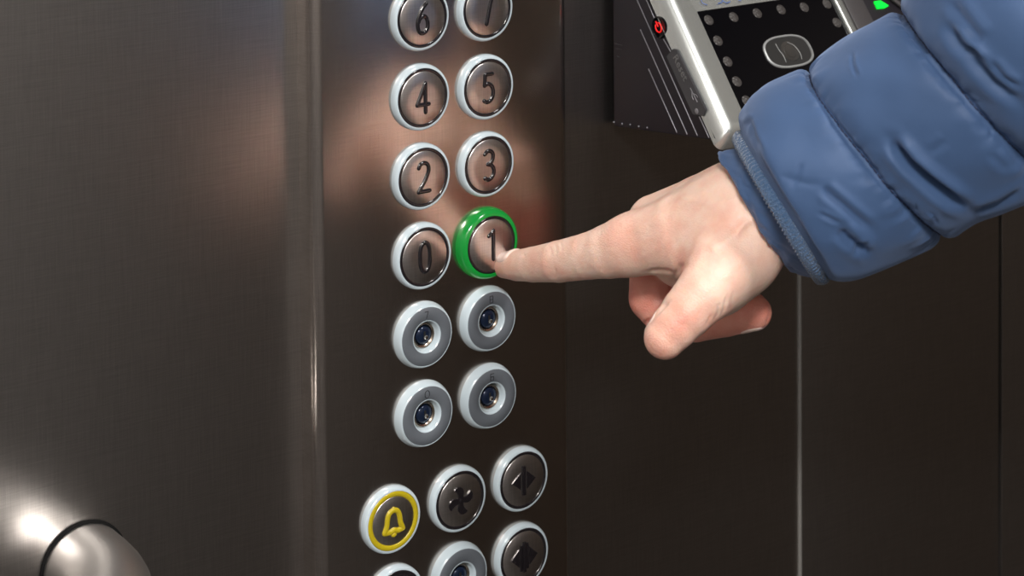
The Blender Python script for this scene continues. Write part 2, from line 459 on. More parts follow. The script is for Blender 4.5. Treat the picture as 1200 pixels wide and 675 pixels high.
# local: x along U, y up, z out.  bottom-front corner and slope
fz, fy = a_[1]-WB, a_[2]-zb
tz, ty = b_[1]-WB, b_[2]-zb
sl = Vector((0, ty-fy, tz-fz)).normalized()         # up the sloping face
SLN = Vector((1, 0, 0)).cross(sl)                    # outward normal of face
if SLN.z < 0: SLN = -SLN
ru = uwz(on_u(1011, 32, u0+.09))
def face_pt(px, py, off=0.0):
    """intersection with the sloping face plane -> (x along, s up the slope)"""
    base = P(u0, WB+fz, zb+fy)
    nW = (U*SLN.x + Z*SLN.y + N*SLN.z); slW = Z*sl.y + N*sl.z
    d = ray(px, py); tt = (base + nW*off - CAM).dot(nW)/d.dot(nW)
    q = CAM + d*tt - base
    return q.dot(U), q.dot(slW)
c0 = face_pt(851, 168); c1 = face_pt(776, 0); c2 = face_pt(1011, 32); c3 = face_pt(998, 0)
w1 = face_pt(818.4, 11.9); w2 = face_pt(901.8, 0); w3 = face_pt(868, 122); w4 = face_pt(978.8, 0); w5 = face_pt(999, 41)
print('face', c0, c1, c2, c3, 'win', w1, w2, w3, w4, w5)
wid = (c2[0]+c3[0])/2
FH = .104                                            # height of face along the slope
FT = .008                                            # frame thickness
top = Vector((0, fy, fz)) + sl*FH
# body: side profile (y,z) extruded in x ; body starts behind the frame
bF = Vector((0, fy, fz)) - SLN*FT
bT = top - SLN*FT
prof = [(0.0, .003), (fy-.0005, bF.z-.002), (bF.y+.002, bF.z), (bT.y, bT.z), (bT.y+.012, max(.004, bT.z-.022)), (bT.y+.012, .003)]
def yz_prism(prof, x0, x1, bevel=0):
    bm = bmesh.new()
    a = [bm.verts.new((x0, y, z)) for y, z in prof]; b = [bm.verts.new((x1, y, z)) for y, z in prof]
    n = len(prof)
    bm.faces.new(a); bm.faces.new(b[::-1])
    for k in range(n): bm.faces.new((a[k], b[k], b[(k+1) % n], a[(k+1) % n]))
    bmesh.ops.recalc_face_normals(bm, faces=bm.faces)
    if bevel: bmesh.ops.bevel(bm, geom=bm.edges[:], offset=bevel, segments=2, affect='EDGES', profile=.6)
    return bm
obj('housing', yz_prism(prof, .0006, wid+.012, .0012), M_dev, T, auto=35)
obj('wall_plate', box(.008, wid-.002, .004, ty, 0, .0032), M_dev, T)
FM = Matrix((Vector((1, 0, 0)), sl, SLN)).transposed().to_4x4(); FM.translation = Vector((0, fy, fz))
# silver frame : ring with rounded section around the black window
wl = (w1[0]+w3[0])/2; wr = (w4[0]+w5[0])/2
wtop = (w1[1]+w2[1])/2
wbot = .012
def rrect(x0, x1, y0, y1, r, n=6):
    out = []
    for cx, cy, a0 in ((x1-r, y1-r, 0), (x0+r, y1-r, 90), (x0+r, y0+r, 180), (x1-r, y0+r, 270)):
        for k in range(n+1):
            a = math.radians(a0+90*k/n); out.append((cx+r*math.cos(a), cy+r*math.sin(a)))
    return out
def ring_frame(secs):
    """secs: list of (x0,x1,y0,y1,r,h) loops joined in order"""
    bm = bmesh.new(); loops = []
    for x0, x1, y0, y1, r, h in secs:
        loops.append([bm.verts.new((x, y, h)) for x, y in rrect(x0, x1, y0, y1, r)])
    for a, b in zip(loops, loops[1:]):
        for k in range(len(a)): bm.faces.new((a[k], a[(k+1) % len(a)], b[(k+1) % len(a)], b[k]))
    return bm
secs = [(0, wid, 0, FH, .004, -FT)]
# outer soft flank then crisp ridge then inner slope to the window
for e, hh in ((.0010, -.0052), (.0026, -.0030), (.0034, -.0020), (.0042, -.0012), (.0050, -.0007), (.0060, -.00035), (.0072, -.0001), (.0084, 0), (.0092, -.00005)):
    secs.append((e, wid-e, e, FH-e, max(.004-e*.3, .002), hh))
e = wl
secs.append((wl, wr, wbot, wtop, .0008, -.0012)); secs.append((wl, wr, wbot, wtop, .0008, -.004))
fr = obj('frame', ring_frame(secs), M_silver, T, auto=60); fr.matrix_local = FM; fr['label'] = 'silver frame'
gl = obj('window', box(wl-.001, wr+.001, wbot-.001, wtop+.001, -.005, -.0018), M_glass, T, smooth=False); gl.matrix_local = FM; gl['label'] = 'glossy black window'
hface = -.0018
def fp(px, py): return face_pt(px, py, hface)
for (px, py) in ((830.6, 23.5), (859.8, 20), (887.5, 15.5), (915.3, 11.2), (942.5, 8.5), (969, 4.5), (980.7, 26.5), (841.3, 47.7), (852.7, 72.2), (863.5, 95.5), (875, 118)):
    x, s = fp(px, py)
    o = obj('led', lathe([(.0026, -.0004), (.0026, .0001), (.0019, .0004), (.0008, .0005), (0, .0005)], 24), M_led, T, auto=60)
    o.matrix_local = FM @ Matrix.Translation((x, s, hface))
# oval camera window
ox, os_ = fp(923.5, 60.5)
cs = [fp(895, 62), fp(952, 60), fp(918, 81), fp(930, 39)]
hwid = (cs[1][0]-cs[0][0])/2; hhgt = (cs[3][1]-cs[2][1])/2
print('oval', hwid, hhgt)
def oval(a, b, n=64, p=2.7):
    return [(a*math.copysign(abs(math.cos(q))**(2/p), math.cos(q)), b*math.copysign(abs(math.sin(q))**(2/p), math.sin(q))) for q in [2*math.pi*k/n for k in range(n)]]
bm = bmesh.new(); lo = []
for k_, h_ in ((1.0, 0), (1.0, .0006), (.97, .0009), (.89, .0009), (.87, .0005), (.87, 0)):
    lo.append([bm.verts.new((x, y, h_)) for x, y in oval(hwid*k_ if k_ > .9 else hwid-(1-k_)*hhgt, hhgt*k_)])
for a, b in zip(lo, lo[1:]):
    for k in range(len(a)): bm.faces.new((a[k], a[(k+1) % len(a)], b[(k+1) % len(a)], b[k]))
o = obj('lens_ring', bm, M_ovring, T, auto=50); o.matrix_local = FM @ Matrix.Translation((ox, os_, hface)); o['label'] = 'grey oval ring'
o = obj('lens_window', prism(oval(hwid*.9, hhgt*.88), 0, .0004), M_lens, T); o.matrix_local = FM @ Matrix.Translation((ox, os_, hface))
bm = lathe([(hhgt*.62, .0004), (hhgt*.60, .0007), (hhgt*.5, .0006), (hhgt*.42, .0005), (hhgt*.40, .0008), (hhgt*.2, .0006), (0, .0006)], 40)
l2 = obj('lens', bm, M_lensd, o, auto=40)
l2.location = (.001, 0, 0)
bm = bmesh.new()
tube(smooth_path([(-.0060, .0045, .0007), (-.0056, .001, .0007), (-.0046, -.002, .0007), (-.0048, -.0052, .0007)], 5), .00016, bm, 6)
tube(smooth_path([(.001, .0042, .0012), (.0042, .002, .0012), (.0056, -.002, .0012), (.0050, -.0052, .0012)], 5), .00018, bm, 6)
obj('lens_edge', bm, M_ovring, o, auto=0)
# blue print above the window (only its foot is in the picture)
bm = bmesh.new()
for pts in ([(822, 0), (824, 3.5), (829, 5.5)], [(842, 3.5), (846, 2.5), (847.5, -2)], [(847.5, 1), (852, 3), (856, 1.5)], [(866, 0), (868.5, .8)]):
    q = [face_pt(a, b, .0) for a, b in pts]
    tube(smooth_path([(x, s, 0) for x, s in q], 4), .00022, bm, 6, .4)
o = obj('printed_mark', bm, M_blue, T, auto=0); o.matrix_local = FM @ Matrix.Translation((0, 0, -.0002)); o['label'] = 'blue printed strokes'
# side details, on plane x=0.0006 : point from pixel
def side(px, py):
    q = uwz(on_u(px, py, u0+.0006)); return Vector((.0004, q[2]-zb, q[1]-WB))
for a, b in (((746, 0), (805, 157)), ((757, -4), (767, 22)), ((777.5, 46), (786, 60)), ((749, 35), (792.5, 155)), ((760, 81), (779, 128)), ((759, 81), (793, 155)), ((750, 30), (750.5, 31)), ((816, 130), (831, 161))):
    if b == (793, 155) or b == (750.5, 31): continue
for a, b in (((747, 0), (817.5, 158.5)), ((751, 35), (805.5, 157)), ((760.5, 81), (793.5, 155)), ((758, 0), (767.5, 22)), ((778, 46), (786, 60)), ((820, 137), (831, 161))):
    obj('vent_line', tube([side(*a), side(*b)], .00028, n=6), M_line, T, auto=0)
# small row of foot pips
for k, (a, b) in enumerate(((720, 143), (729.5, 145), (739, 146), (749, 148), (759, 149.5))):
    o = obj('foot_pip', lathe([(.0005, 0), (.0004, .0004), (0, .0005)], 10), M_line, T, auto=0)
    o.matrix_local = Matrix.Translation(side(a, b)) @ Matrix.Rotation(-math.pi/2, 4, 'Y')
# power button : disc with red icon
SM = Matrix((Vector((0, 0, 1)), Vector((0, 1, 0)), Vector((-1, 0, 0)))).transposed().to_4x4()  # local x->out, y->up, z->-x
pc = side(773, 32)
pbz = obj('power_button', lathe([(.0052, -.0005), (.0052, .0003), (.0047, .0006), (.0040, .0003), (0, .0003)], 32), M_glass, T, auto=50)
pbz.matrix_local = Matrix.Translation(pc) @ SM
sdir = Vector((sl.z, sl.y)).normalized()   # (out, up)
def rot2(x, y):   # y along slope direction
    return (x*sdir.y + y*sdir.x, -x*sdir.x + y*sdir.y)
arc = []
for k in range(15):
    a = math.radians(125 + 290*k/14); arc.append((*rot2(.0020*math.cos(a), .0023*math.sin(a)), .0005))
bm = tube(arc, .00035, n=6); tube([(*rot2(0, .0006), .0005), (*rot2(0, .0030), .0005)], .00035, bm, 6)
ic = obj('power_icon', bm, M_red, pbz, auto=0); ic['label'] = 'red power icon'
# slot cover with embossed Reset
sp_ = [side(*q) for q in ((782, 66), (790, 57), (795, 58), (829, 128), (826, 136), (813, 134))]
bm = bmesh.new()
a = [bm.verts.new(q + Vector((-.0007, 0, 0))) for q in sp_]; b = [bm.verts.new(q + Vector((.0006, 0, 0))) for q in sp_]
bm.faces.new(a); bm.faces.new(b[::-1])
for k in range(len(a)): bm.faces.new((a[k], a[(k+1) % len(a)], b[(k+1) % len(a)], b[k]))
bmesh.ops.recalc_face_normals(bm, faces=bm.faces)
bmesh.ops.bevel(bm, geom=bm.edges[:], offset=.0003, segments=2, affect='EDGES')
cov = obj('port_cover', bm, M_slot, T, auto=30); cov['label'] = 'dark grey slot cover'
cu = bpy.data.curves.new('reset_text', 'FONT'); cu.body = 'Reset'; cu.size = .0056; cu.extrude = .0001; cu.align_x = 'CENTER'; cu.align_y = 'CENTER'; cu.resolution_u = 3
tmp = bpy.data.objects.new('tmp', cu); COL.objects.link(tmp); bpy.context.view_layer.update()
me = bpy.data.meshes.new_from_object(tmp.evaluated_get(bpy.context.evaluated_depsgraph_get())); bpy.data.objects.remove(tmp)
rt = obj('reset_text', me, mat('embossed', (.13, .13, .13), .5), cov, smooth=False)
q0, q1 = side(791, 66), side(806, 98)
dr = (q1-q0).normalized(); nx = Vector((-1, 0, 0)); dy = nx.cross(dr)
tm = Matrix((dr, dy, nx)).transposed().to_4x4(); tm.translation = (side(794, 68)+side(804, 90))/2 + Vector((-.0008, 0, 0))
rt.matrix_local = tm
# usb mark
bm = bmesh.new(); q = (side(811, 103), side(819, 119)); d = (q[1]-q[0])
tube([q[0], q[1]], .00022, bm, 6)
c_ = q[0]+d*.5; pn = Vector((0, -d.z, d.y))*.22
tube([q[0]+d*.2, c_+pn, c_+pn+d*.2], .0002, bm, 6); tube([q[0]+d*.4, q[0]+d*.65-pn, q[0]+d*.8-pn], .0002, bm, 6)
o = obj('usb_symbol', bm, M_line, cov, auto=0); o.location = (-.0008, 0, 0)
# screw on slot lower end
o = obj('cover_screw', lathe([(.0013, -.0003), (.0013, .0007), (.0009, .0010), (0, .0010)], 16), M_line, T, auto=40)
o.matrix_local = Matrix.Translation(side(818, 130)) @ SM
# little marks on the wall side of the housing
bm = tube([side(721, 51), side(729, 53)], .00022, n=6); tube([side(722, 57), side(729, 58)], .00015, bm, 6); tube([side(724, 66), side(726, 67)], .0003, bm, 6)
obj('side_mark', bm, M_slot, T, auto=0)
# grey right-hand cheek of the terminal and green status lens
ck = [face_pt(1003, 0, -.006)[0], face_pt(1027, 0, -.006)[0]]
x0, x1 = wid+.0004, wid + (ck[1]-ck[0])
o = obj('side_cheek', box(x0, x1, .002, FH, -.020, -.0045, None, .0012), M_side, T, auto=35); o.matrix_local = FM; o['label'] = 'dark grey cheek'
# reader module beside the terminal
g0 = face_pt(1036, 6, -.010)
o = obj('reader_housing', box(x1+.0004, x1+.040, .02, FH-.01, -.045, -.012, None, .003), M_dev, T, auto=35); o.matrix_local = FM
gp = [face_pt(a, b, -.0115) for a, b in ((1024, 2), (1031.5, 1), (1041, 7), (1037, 9.5), (1028, 10.5))]
o = obj('status_light', prism(gp, -.0004, .0004), M_gled, T, smooth=False); o.matrix_local = FM @ Matrix.Translation((0, 0, -.0115)); o['label'] = 'green lit indicator'
gp = [face_pt(a, b, -.0105) for a, b in ((1040, -6), (1050, 2), (1058, 8))]
o = obj('reader_rib', tube(smooth_path([(x, s, -.0105) for x, s in gp], 4), .0012, n=8), M_side, T, auto=0); o.matrix_local = FM

HRES = .00075
SKIN = ((.82, .58, .47), (.76, .43, .335), (.68, .25, .19))
JACK = (.044, .088, .190)
PIPE = (.045, .10, .20)
M_thr = mat('thread', (.012, .02, .06), .6)
# ------------------------------------------------------------------ person: hand and jacket sleeve
V3 = lambda v: np.array([v.x, v.y, v.z], dtype=np.float32)
def S(px, py, D, r): return (V3(at_d(px, py, D)), r*D/F)
# index: tip, distal joint, middle joint, shaft, knuckle
I = [S(592, 311.5, .900, 13), S(606, 311, .891, 16.2), S(625, 310, .880, 18.6), S(655, 306.5, .864, 22.3), S(690, 300, .851, 25.2), S(714, 294.5, .844, 29.5), S(742, 287, .838, 31)]
back = [
 [S(742, 286, .838, 32), S(800, 272, .826, 43), S(868, 256, .815, 52)],
 [S(768, 260, .853, 30), S(820, 247, .842, 38), S(880, 236, .828, 46)],
 [S(782, 264, .873, 29), S(880, 240, .845, 42)],
 [S(796, 276, .892, 27), S(884, 252, .860, 36)],
]
palm = [[S(800, 300, .85, 36), S(870, 280, .835, 44)], [S(815, 300, .875, 32), S(872, 275, .85, 38)]]
wrist = [S(866, 254, .820, 54), S(900, 242, .818, 54), S(945, 212, .805, 58), S(1010, 165, .80, 60)]
wrist2 = [S(872, 250, .842, 54), S(905, 236, .838, 54), S(948, 210, .83, 56), S(1010, 165, .82, 58)]
thumb = [S(779, 396, .782, 24.5), S(791, 382, .783, 27), S(805, 366, .785, 30), S(826, 343, .788, 34), S(848, 318, .794, 38), S(872, 292, .806, 36)]
thenar = [S(842, 335, .802, 33), S(872, 308, .808, 36)]
web = [S(786, 298, .828, 22), S(810, 303, .812, 24), S(840, 302, .800, 32)]
def curl(dx, dy, dd, s=1.0, tip=(884, 366), m=.862):
    return [S(768+dx, 262+dy, m+dd-.007, 27*s), S(764+dx, 310+dy, m+dd, 26*s), S(764+dx, 349+dy, m+dd, 27*s), S(781+dx, 371+dy, m+dd-.004, 25*s), S(815+dx, 378+dy, m+dd-.012, 22*s), S(850+dx*.6, 374+dy, m+dd-.020, 20*s), S(tip[0], tip[1], m+dd-.024, 20.5*s)]
mid = curl(0, 0, 0)
ring = curl(12, -4, .020, 1.0, (880, 362))
pink = curl(26, -10, .038, .88, (872, 356))

def sd_chain(p, ch):
    d = None
    for (a, ra), (b, rb) in zip(ch, ch[1:]):
        ab = b-a; t = np.clip(((p-a)@ab)/(ab@ab), 0, 1)
        q = p-a-t[..., None]*ab
        e = np.sqrt((q*q).sum(-1)) - (ra+(rb-ra)*t)
        d = e if d is None else smin(d, e, .0006)
    return d
def smin(a, b, k):
    h = np.clip(.5+.5*(b-a)/k, 0, 1)
    return b+(a-b)*h - k*h*(1-h)
def hand_sdf(p):
    p = p.astype(np.float32)
    d = sd_chain(p, back[0])
    for b in back[1:]: d = smin(d, sd_chain(p, b), .010)
    for b in palm: d = smin(d, sd_chain(p, b), .010)
    d = smin(d, sd_chain(p, wrist), .012); d = smin(d, sd_chain(p, wrist2), .010)
    d = smin(d, sd_chain(p, I), .006)
    th = smin(sd_chain(p, thumb), sd_chain(p, thenar), .010)
    th = smin(th, sd_chain(p, web), .008)
    cu = sd_chain(p, mid); cu = smin(cu, sd_chain(p, ring), .0022); cu = smin(cu, sd_chain(p, pink), .0022)
    d2 = smin(d, cu, .0035)
    # thumb root melts into the hand, thumb tip only touches the curled fingers
    d = smin(d, th, .009)
    return smin(d, d2, .0022)
def surface_nets(fn, lo, hi, h):
    n = [int(math.ceil((hi[i]-lo[i])/h))+1 for i in range(3)]
    xs = [lo[i]+h*np.arange(n[i], dtype=np.float32) for i in range(3)]
    Fv = np.empty(n, dtype=np.float32)
    q = 5
    cx = [x[::q] + h*(q-1)/2 for x in xs]
    Cv = fn(np.stack(np.meshgrid(*cx, indexing='ij'), -1))
    big = Cv
    for a in range(3): big = np.repeat(big, q, axis=a)
    Fv[...] = big[:n[0], :n[1], :n[2]]
    near = np.abs(Fv) < h*q*1.2
    I_ = np.argwhere(near)
    for i in range(0, len(I_), 200000):
        J_ = I_[i:i+200000]
        Fv[J_[:, 0], J_[:, 1], J_[:, 2]] = fn(np.stack([xs[a][J_[:, a]] for a in range(3)], -1))
    s = Fv < 0
    cs = [(i, j, k) for i in (0, 1) for j in (0, 1) for k in (0, 1)]
    sub = lambda a, c: a[c[0]:a.shape[0]-1+c[0], c[1]:a.shape[1]-1+c[1], c[2]:a.shape[2]-1+c[2]]
    cnt = sum(sub(s, c).astype(np.int8) for c in cs)
    act = (cnt > 0) & (cnt < 8); idx = np.full(act.shape, -1, np.int64)
    A = np.argwhere(act); idx[act] = np.arange(len(A))
    vals = {c: sub(Fv, c)[act] for c in cs}
    acc = np.zeros((len(A), 3)); num = np.zeros(len(A))
    for c in cs:
        for ax in range(3):
            if c[ax] == 0:
                c2 = list(c); c2[ax] = 1; c2 = tuple(c2)
                a, b = vals[c], vals[c2]; cr_ = (a < 0) != (b < 0)
                t = np.where(cr_, a/np.where(cr_, a-b, 1), 0)
                q = np.tile(np.array(c, float), (len(A), 1)); q[:, ax] += t
                acc += q*cr_[:, None]; num += cr_
    Vv = np.array(lo)+h*(A+acc/num[:, None])
    faces = []
    for ax in range(3):
        b_, c_ = [(1, 2), (2, 0), (0, 1)][ax]
        sl0 = [slice(1, -1)]*3; sl0[ax] = slice(0, -1); sl1 = list(sl0); sl1[ax] = slice(1, None)
        s0 = s[tuple(sl0)]; s1 = s[tuple(sl1)]
        for flip, msk in ((False, s0 & ~s1), (True, ~s0 & s1)):
            E_ = np.argwhere(msk)
            off = np.ones(3, int); off[ax] = 0; E_ = E_+off
            def g(db, dc):
                q = E_.copy(); q[:, b_] += db; q[:, c_] += dc
                return idx[q[:, 0], q[:, 1], q[:, 2]]
            quad = np.stack([g(-1, -1), g(0, -1), g(0, 0), g(-1, 0)], 1)
            faces.append(quad[:, ::-1] if flip else quad)
    return Vv, np.concatenate(faces)
def grad(fn, p, e=.0004):
    g = np.stack([fn(p+np.eye(3, dtype=np.float32)[i]*e)-fn(p-np.eye(3, dtype=np.float32)[i]*e) for i in range(3)], -1)
    return g/np.maximum(np.linalg.norm(g, axis=-1, keepdims=True), 1e-9)
def np_mesh(name, v, f):
    me = bpy.data.meshes.new(name); me.from_pydata([], [], [])
    me.vertices.add(len(v)); me.vertices.foreach_set('co', np.asarray(v, np.float32).ravel())
    k = f.shape[1]
    me.loops.add(f.size); me.loops.foreach_set('vertex_index', f.ravel().astype(np.int32))
    me.polygons.add(len(f)); me.polygons.foreach_set('loop_start', (np.arange(len(f))*k).astype(np.int32))
    me.polygons.foreach_set('loop_total', np.full(len(f), k, np.int32))
    me.update(calc_edges=True); me.validate()
    return me
def seg_dist(x, y, line):
    """image distance to a polyline and the running length parameter"""
    best = np.full(x.shape, 1e9); side_ = np.zeros(x.shape); tt = np.zeros(x.shape)
    n = len(line)-1
    for i, ((x0, y0), (x1, y1)) in enumerate(zip(line, line[1:])):
        dx, dy = x1-x0, y1-y0; L2 = dx*dx+dy*dy
        t = np.clip(((x-x0)*dx+(y-y0)*dy)/L2, 0, 1)
        d = np.hypot(x-x0-t*dx, y-y0-t*dy)
        m_ = d < best
        best = np.where(m_, d, best); tt = np.where(m_, (i+t)/n, tt)
        side_ = np.where(m_, np.sign((x-x0)*dy-(y-y0)*dx), side_)
    return best, side_, tt

allp = I+sum(back, [])+sum(palm, [])+wrist[:3]+wrist2[:3]+thumb+mid+ring+pink
lo = np.min([c-r for c, r in allp], 0)-.004; hi = np.max([c+r for c, r in allp], 0)+.004
hv, hf = surface_nets(hand_sdf, lo, hi, HRES)
hv = hv.astype(np.float32)
for _ in range(2):
    g = grad(hand_sdf, hv); hv = hv - g*hand_sdf(hv)[:, None]
nrm = grad(hand_sdf, hv)
px_, py_, dd_ = project(hv)
vd = hv-V3(CAM); vd /= np.linalg.norm(vd, axis=1, keepdims=True)
front = np.clip(-(nrm*vd).sum(1)*3, 0, 1)
disp = np.zeros(len(hv))
# creases: (polyline, width px, depth mm)
for line, wpx, dep in (
  ([(790, 322), (783, 318), (770, 317), (756, 319)], 2.2, 1.1),            # web fold below the knuckle
  ([(788, 333), (791, 322), (796, 313), (803, 309)], 2.6, 1.0),
  ([(612, 296), (615, 301)], 1.5, .22), ([(608, 295), (611, 301)], 1.2, .14),
  ([(641, 287), (646, 293), (645, 301)], 1.8, .24), ([(648, 285), (652, 291), (651, 298)], 1.6, .24), ([(655, 283), (659, 289), (657, 296)], 1.6, .2),
  ([(649, 312), (652, 320), (650, 327)], 1.6, .25), ([(625, 313), (627, 321)], 1.4, .16),
  ([(836, 378), (842, 366), (843, 354)], 1.5, .55), ([(845, 371), (849, 362), (851, 348)], 1.5, .55), ([(855, 366), (857, 357), (859, 342)], 1.5, .45), ([(828, 381), (834, 369)], 1.4, .45),
  ([(757, 397), (764, 410), (775, 416)], 1.2, .20),                          # thumb nail fold
  ([(899, 352), (903, 361), (900, 375), (897, 381)], 1.4, .35),            # nail fold of curled finger
  ([(790, 376), (797, 380), (806, 380)], 1.5, .14), ([(786, 371), (792, 366), (800, 363)], 1.5, .12),
  ([(752, 382), (762, 374), (774, 362), (784, 352)], 2.2, 1.2),
  ([(845, 331), (860, 318), (872, 300)], 3.0, -.12),
):
    d, sd_, t_ = seg_dist(px_, py_, line)
    ends = np.clip(np.minimum(t_, 1-t_)*6, .25, 1)
    disp -= dep*.001*np.exp(-(d/wpx)**2)*front*ends
# tendons, veins, bones (raised)
for line, wpx, dep in (
  ([(748, 268), (790, 242), (850, 212)], 7, .55), ([(770, 232), (820, 212), (850, 200)], 6, .5),
  ([(836, 290), (850, 284), (863, 274), (872, 262)], 5, .75),               # pale bone above the thumb root
  ([(866, 268), (880, 258), (890, 246)], 4, .4),
  ([(755, 300), (790, 280), (830, 262)], 4, .25), ([(800, 232), (830, 240), (862, 232)], 3, .3),
  ([(800, 372), (806, 366)], 12, .3),
):
    d, sd_, t_ = seg_dist(px_, py_, line)
    disp += dep*.001*np.exp(-(d/wpx)**2)*front
hv = hv + nrm*disp[:, None]
# skin redness as the skin's own colour: tips, knuckles, thumb joint, curled fingers
def blob(px, py, D, r):
    c = V3(at_d(px, py, D)); rr_ = r*D/F
    return np.exp(-(((hv-c)**2).sum(1))/(rr_*rr_))
red = .6*blob(598, 322, .895, 24)+.25*blob(650, 316, .865, 24)+.45*blob(722, 275, .82, 26)+.75*blob(797, 374, .77, 26)+.5*blob(775, 408, .78, 22)
red += .65*blob(785, 312, .80, 26)+.30*blob(832, 372, .785, 26)+.25*blob(725, 300, .82, 24)+.35*blob(820, 320, .76, 34)
dm = np.minimum(np.minimum(sd_chain(hv, mid[1:]), sd_chain(hv, ring[1:])), sd_chain(hv, pink[1:]))
thd = sd_chain(hv, thumb)
red += .8*np.clip(1-dm/.002, 0, 1)*np.clip(thd/.004, 0, 1)
pale = .3*blob(852, 280, .765, 22)+.5*blob(640, 300, .85, 18)+.35*blob(690, 290, .83, 22)
hme = np_mesh('hand', hv, hf)
hme.shade_smooth()
at = hme.attributes.new('red', 'FLOAT', 'POINT'); at.data.foreach_set('value', np.clip(red-.6*pale, -1, 1).astype(np.float32))

M_skin = mat('skin', (.75, .48, .36), .46, 0, Subsurface_Weight=.35)
bs(M_skin).inputs['Subsurface Radius'].default_value = (.0045, .0016, .0008)
bs(M_skin).inputs['Subsurface Scale'].default_value = 1.0
an = nd(M_skin, 'ShaderNodeAttribute'); an.attribute_name = 'red'
tc = nd(M_skin, 'ShaderNodeTexCoord'); tn = nd(M_skin, 'ShaderNodeTexNoise'); tn.inputs['Scale'].default_value = 110; tn.inputs['Detail'].default_value = 3
lk(M_skin, tc.outputs['Object'], tn.inputs['Vector'])
ma = nd(M_skin, 'ShaderNodeMath', operation='MULTIPLY_ADD'); lk(M_skin, tn.outputs['Fac'], ma.inputs[0]); ma.inputs[1].default_value = .9; ma.inputs[2].default_value = -.36
mb = nd(M_skin, 'ShaderNodeMath', operation='ADD'); lk(M_skin, ma.outputs[0], mb.inputs[0]); lk(M_skin, an.outputs['Fac'], mb.inputs[1])
rp = nd(M_skin, 'ShaderNodeValToRGB'); lk(M_skin, mb.outputs[0], rp.inputs[0])
e = rp.color_ramp.elements; e[0].position = 0; e[0].color = (*SKIN[0], 1); e[1].position = 1; e[1].color = (*SKIN[2], 1)
e2 = rp.color_ramp.elements.new(.35); e2.color = (*SKIN[1], 1)
lk(M_skin, rp.outputs[0], bs(M_skin).inputs['Base Color'])
add_bump(M_skin, 1300, .38, .00030, detail=2, kind='v'); add_bump(M_skin, 420, .32, .0004, detail=4); add_bump(M_skin, 260, .30, .0005, (1, .35, 1.6), 3)

sh = at_d(900, 240, .82)
person = empty('person', sh)
tag(person, 'person in a blue quilted jacket pressing the green lift button with an index finger', 'person')
def child(name, me, mt, par, smooth=True, auto=0):
    return obj(name, me, mt, par, smooth, Matrix.Identity(4) if not par else None, auto)
def world_child(name, me, mt, par, auto=0):
    o = obj(name, me, mt, None, True, None, auto)
    o.parent = par; o.matrix_parent_inverse = par.matrix_world.inverted() if par.parent is None else (par.matrix_parent_inverse.inverted() if False else Matrix.Identity(4))
    return o
bpy.context.view_layer.update()
hand = world_child('hand', hme, M_skin, person)
hand['label'] = 'fair right hand with pointing index finger and curled other fingers'

def nail(name, tipc, axis, up, L, Wd, mt, lift=.00035, wrap=1.15, rad=.007):
    """nail plate wrapped on the skin: grid marched inward to the skin surface"""
    axis = axis/np.linalg.norm(axis); up = up-axis*(up@axis); up /= np.linalg.norm(up); sd = np.cross(axis, up)
    nu, nv = 22, 18; pts = []
    for i in range(nu):
        for j in range(nv):
            s, t = i/(nu-1)*2-1, j/(nv-1)*2-1
            k = math.sqrt(max(0, 1-(abs(s)**3.0)*.55))
            ang = t*wrap*k
            along = s*L/2*(1-.10*abs(t)**2.5)
            dirv = up*math.cos(ang)+sd*math.sin(ang)*Wd
            pts.append((tipc+axis*along, dirv))
    base = np.array([p for p, _ in pts], np.float32); dirs = np.array([d/np.linalg.norm(d) for _, d in pts], np.float32)
    r = np.full(len(base), .020, np.float32)
    for _ in range(14):
        d = hand_sdf(base+dirs*r[:, None]); r -= d*.9
    edge = np.array([min(1, (1-abs(i/(nu-1)*2-1))*5, (1-abs(j/(nv-1)*2-1))*4) for i in range(nu) for j in range(nv)])
    top_ = base+dirs*(r+lift*edge-.0001)[:, None]
    bot = base+dirs*(r-.0012)[:, None]
    v = np.concatenate([top_, bot]); n0 = nu*nv; f = []
    g = lambda i, j: i*nv+j
    for i in range(nu-1):
        for j in range(nv-1):
            f.append((g(i, j), g(i+1, j), g(i+1, j+1), g(i, j+1))); f.append(tuple(n0+q for q in (g(i, j+1), g(i+1, j+1), g(i+1, j), g(i, j))))
    for i in range(nu-1):
        f.append((g(i, 0), n0+g(i, 0), n0+g(i+1, 0), g(i+1, 0))); f.append((g(i, nv-1), g(i+1, nv-1), n0+g(i+1, nv-1), n0+g(i, nv-1)))
    for j in range(nv-1):
        f.append((g(0, j), g(0, j+1), n0+g(0, j+1), n0+g(0, j))); f.append((g(nu-1, j), n0+g(nu-1, j), n0+g(nu-1, j+1), g(nu-1, j+1)))
    return world_child(name, np_mesh(name, v, np.array(f)), mt, hand)
ax = I[0][0]-I[2][0]
nail('index_fingernail', I[0][0]*.45+I[1][0]*.55+np.array([0, 0, .0005]), ax, np.array([-.25, -.22, 1.0]), .0135, 1.0, M_nail, lift=.0006, wrap=.95)
nail('thumbnail', thumb[0][0]*.75+thumb[1][0]*.25, thumb[0][0]-thumb[2][0], np.array([-.9, .25, -.45]), .013, 1.0, M_nail, wrap=.85)
nail('middle_fingernail', mid[6][0]*.8+mid[5][0]*.2, mid[6][0]-mid[5][0], np.array([.25, -.2, -1.0]), .011, 1.0, M_nail, wrap=.75)

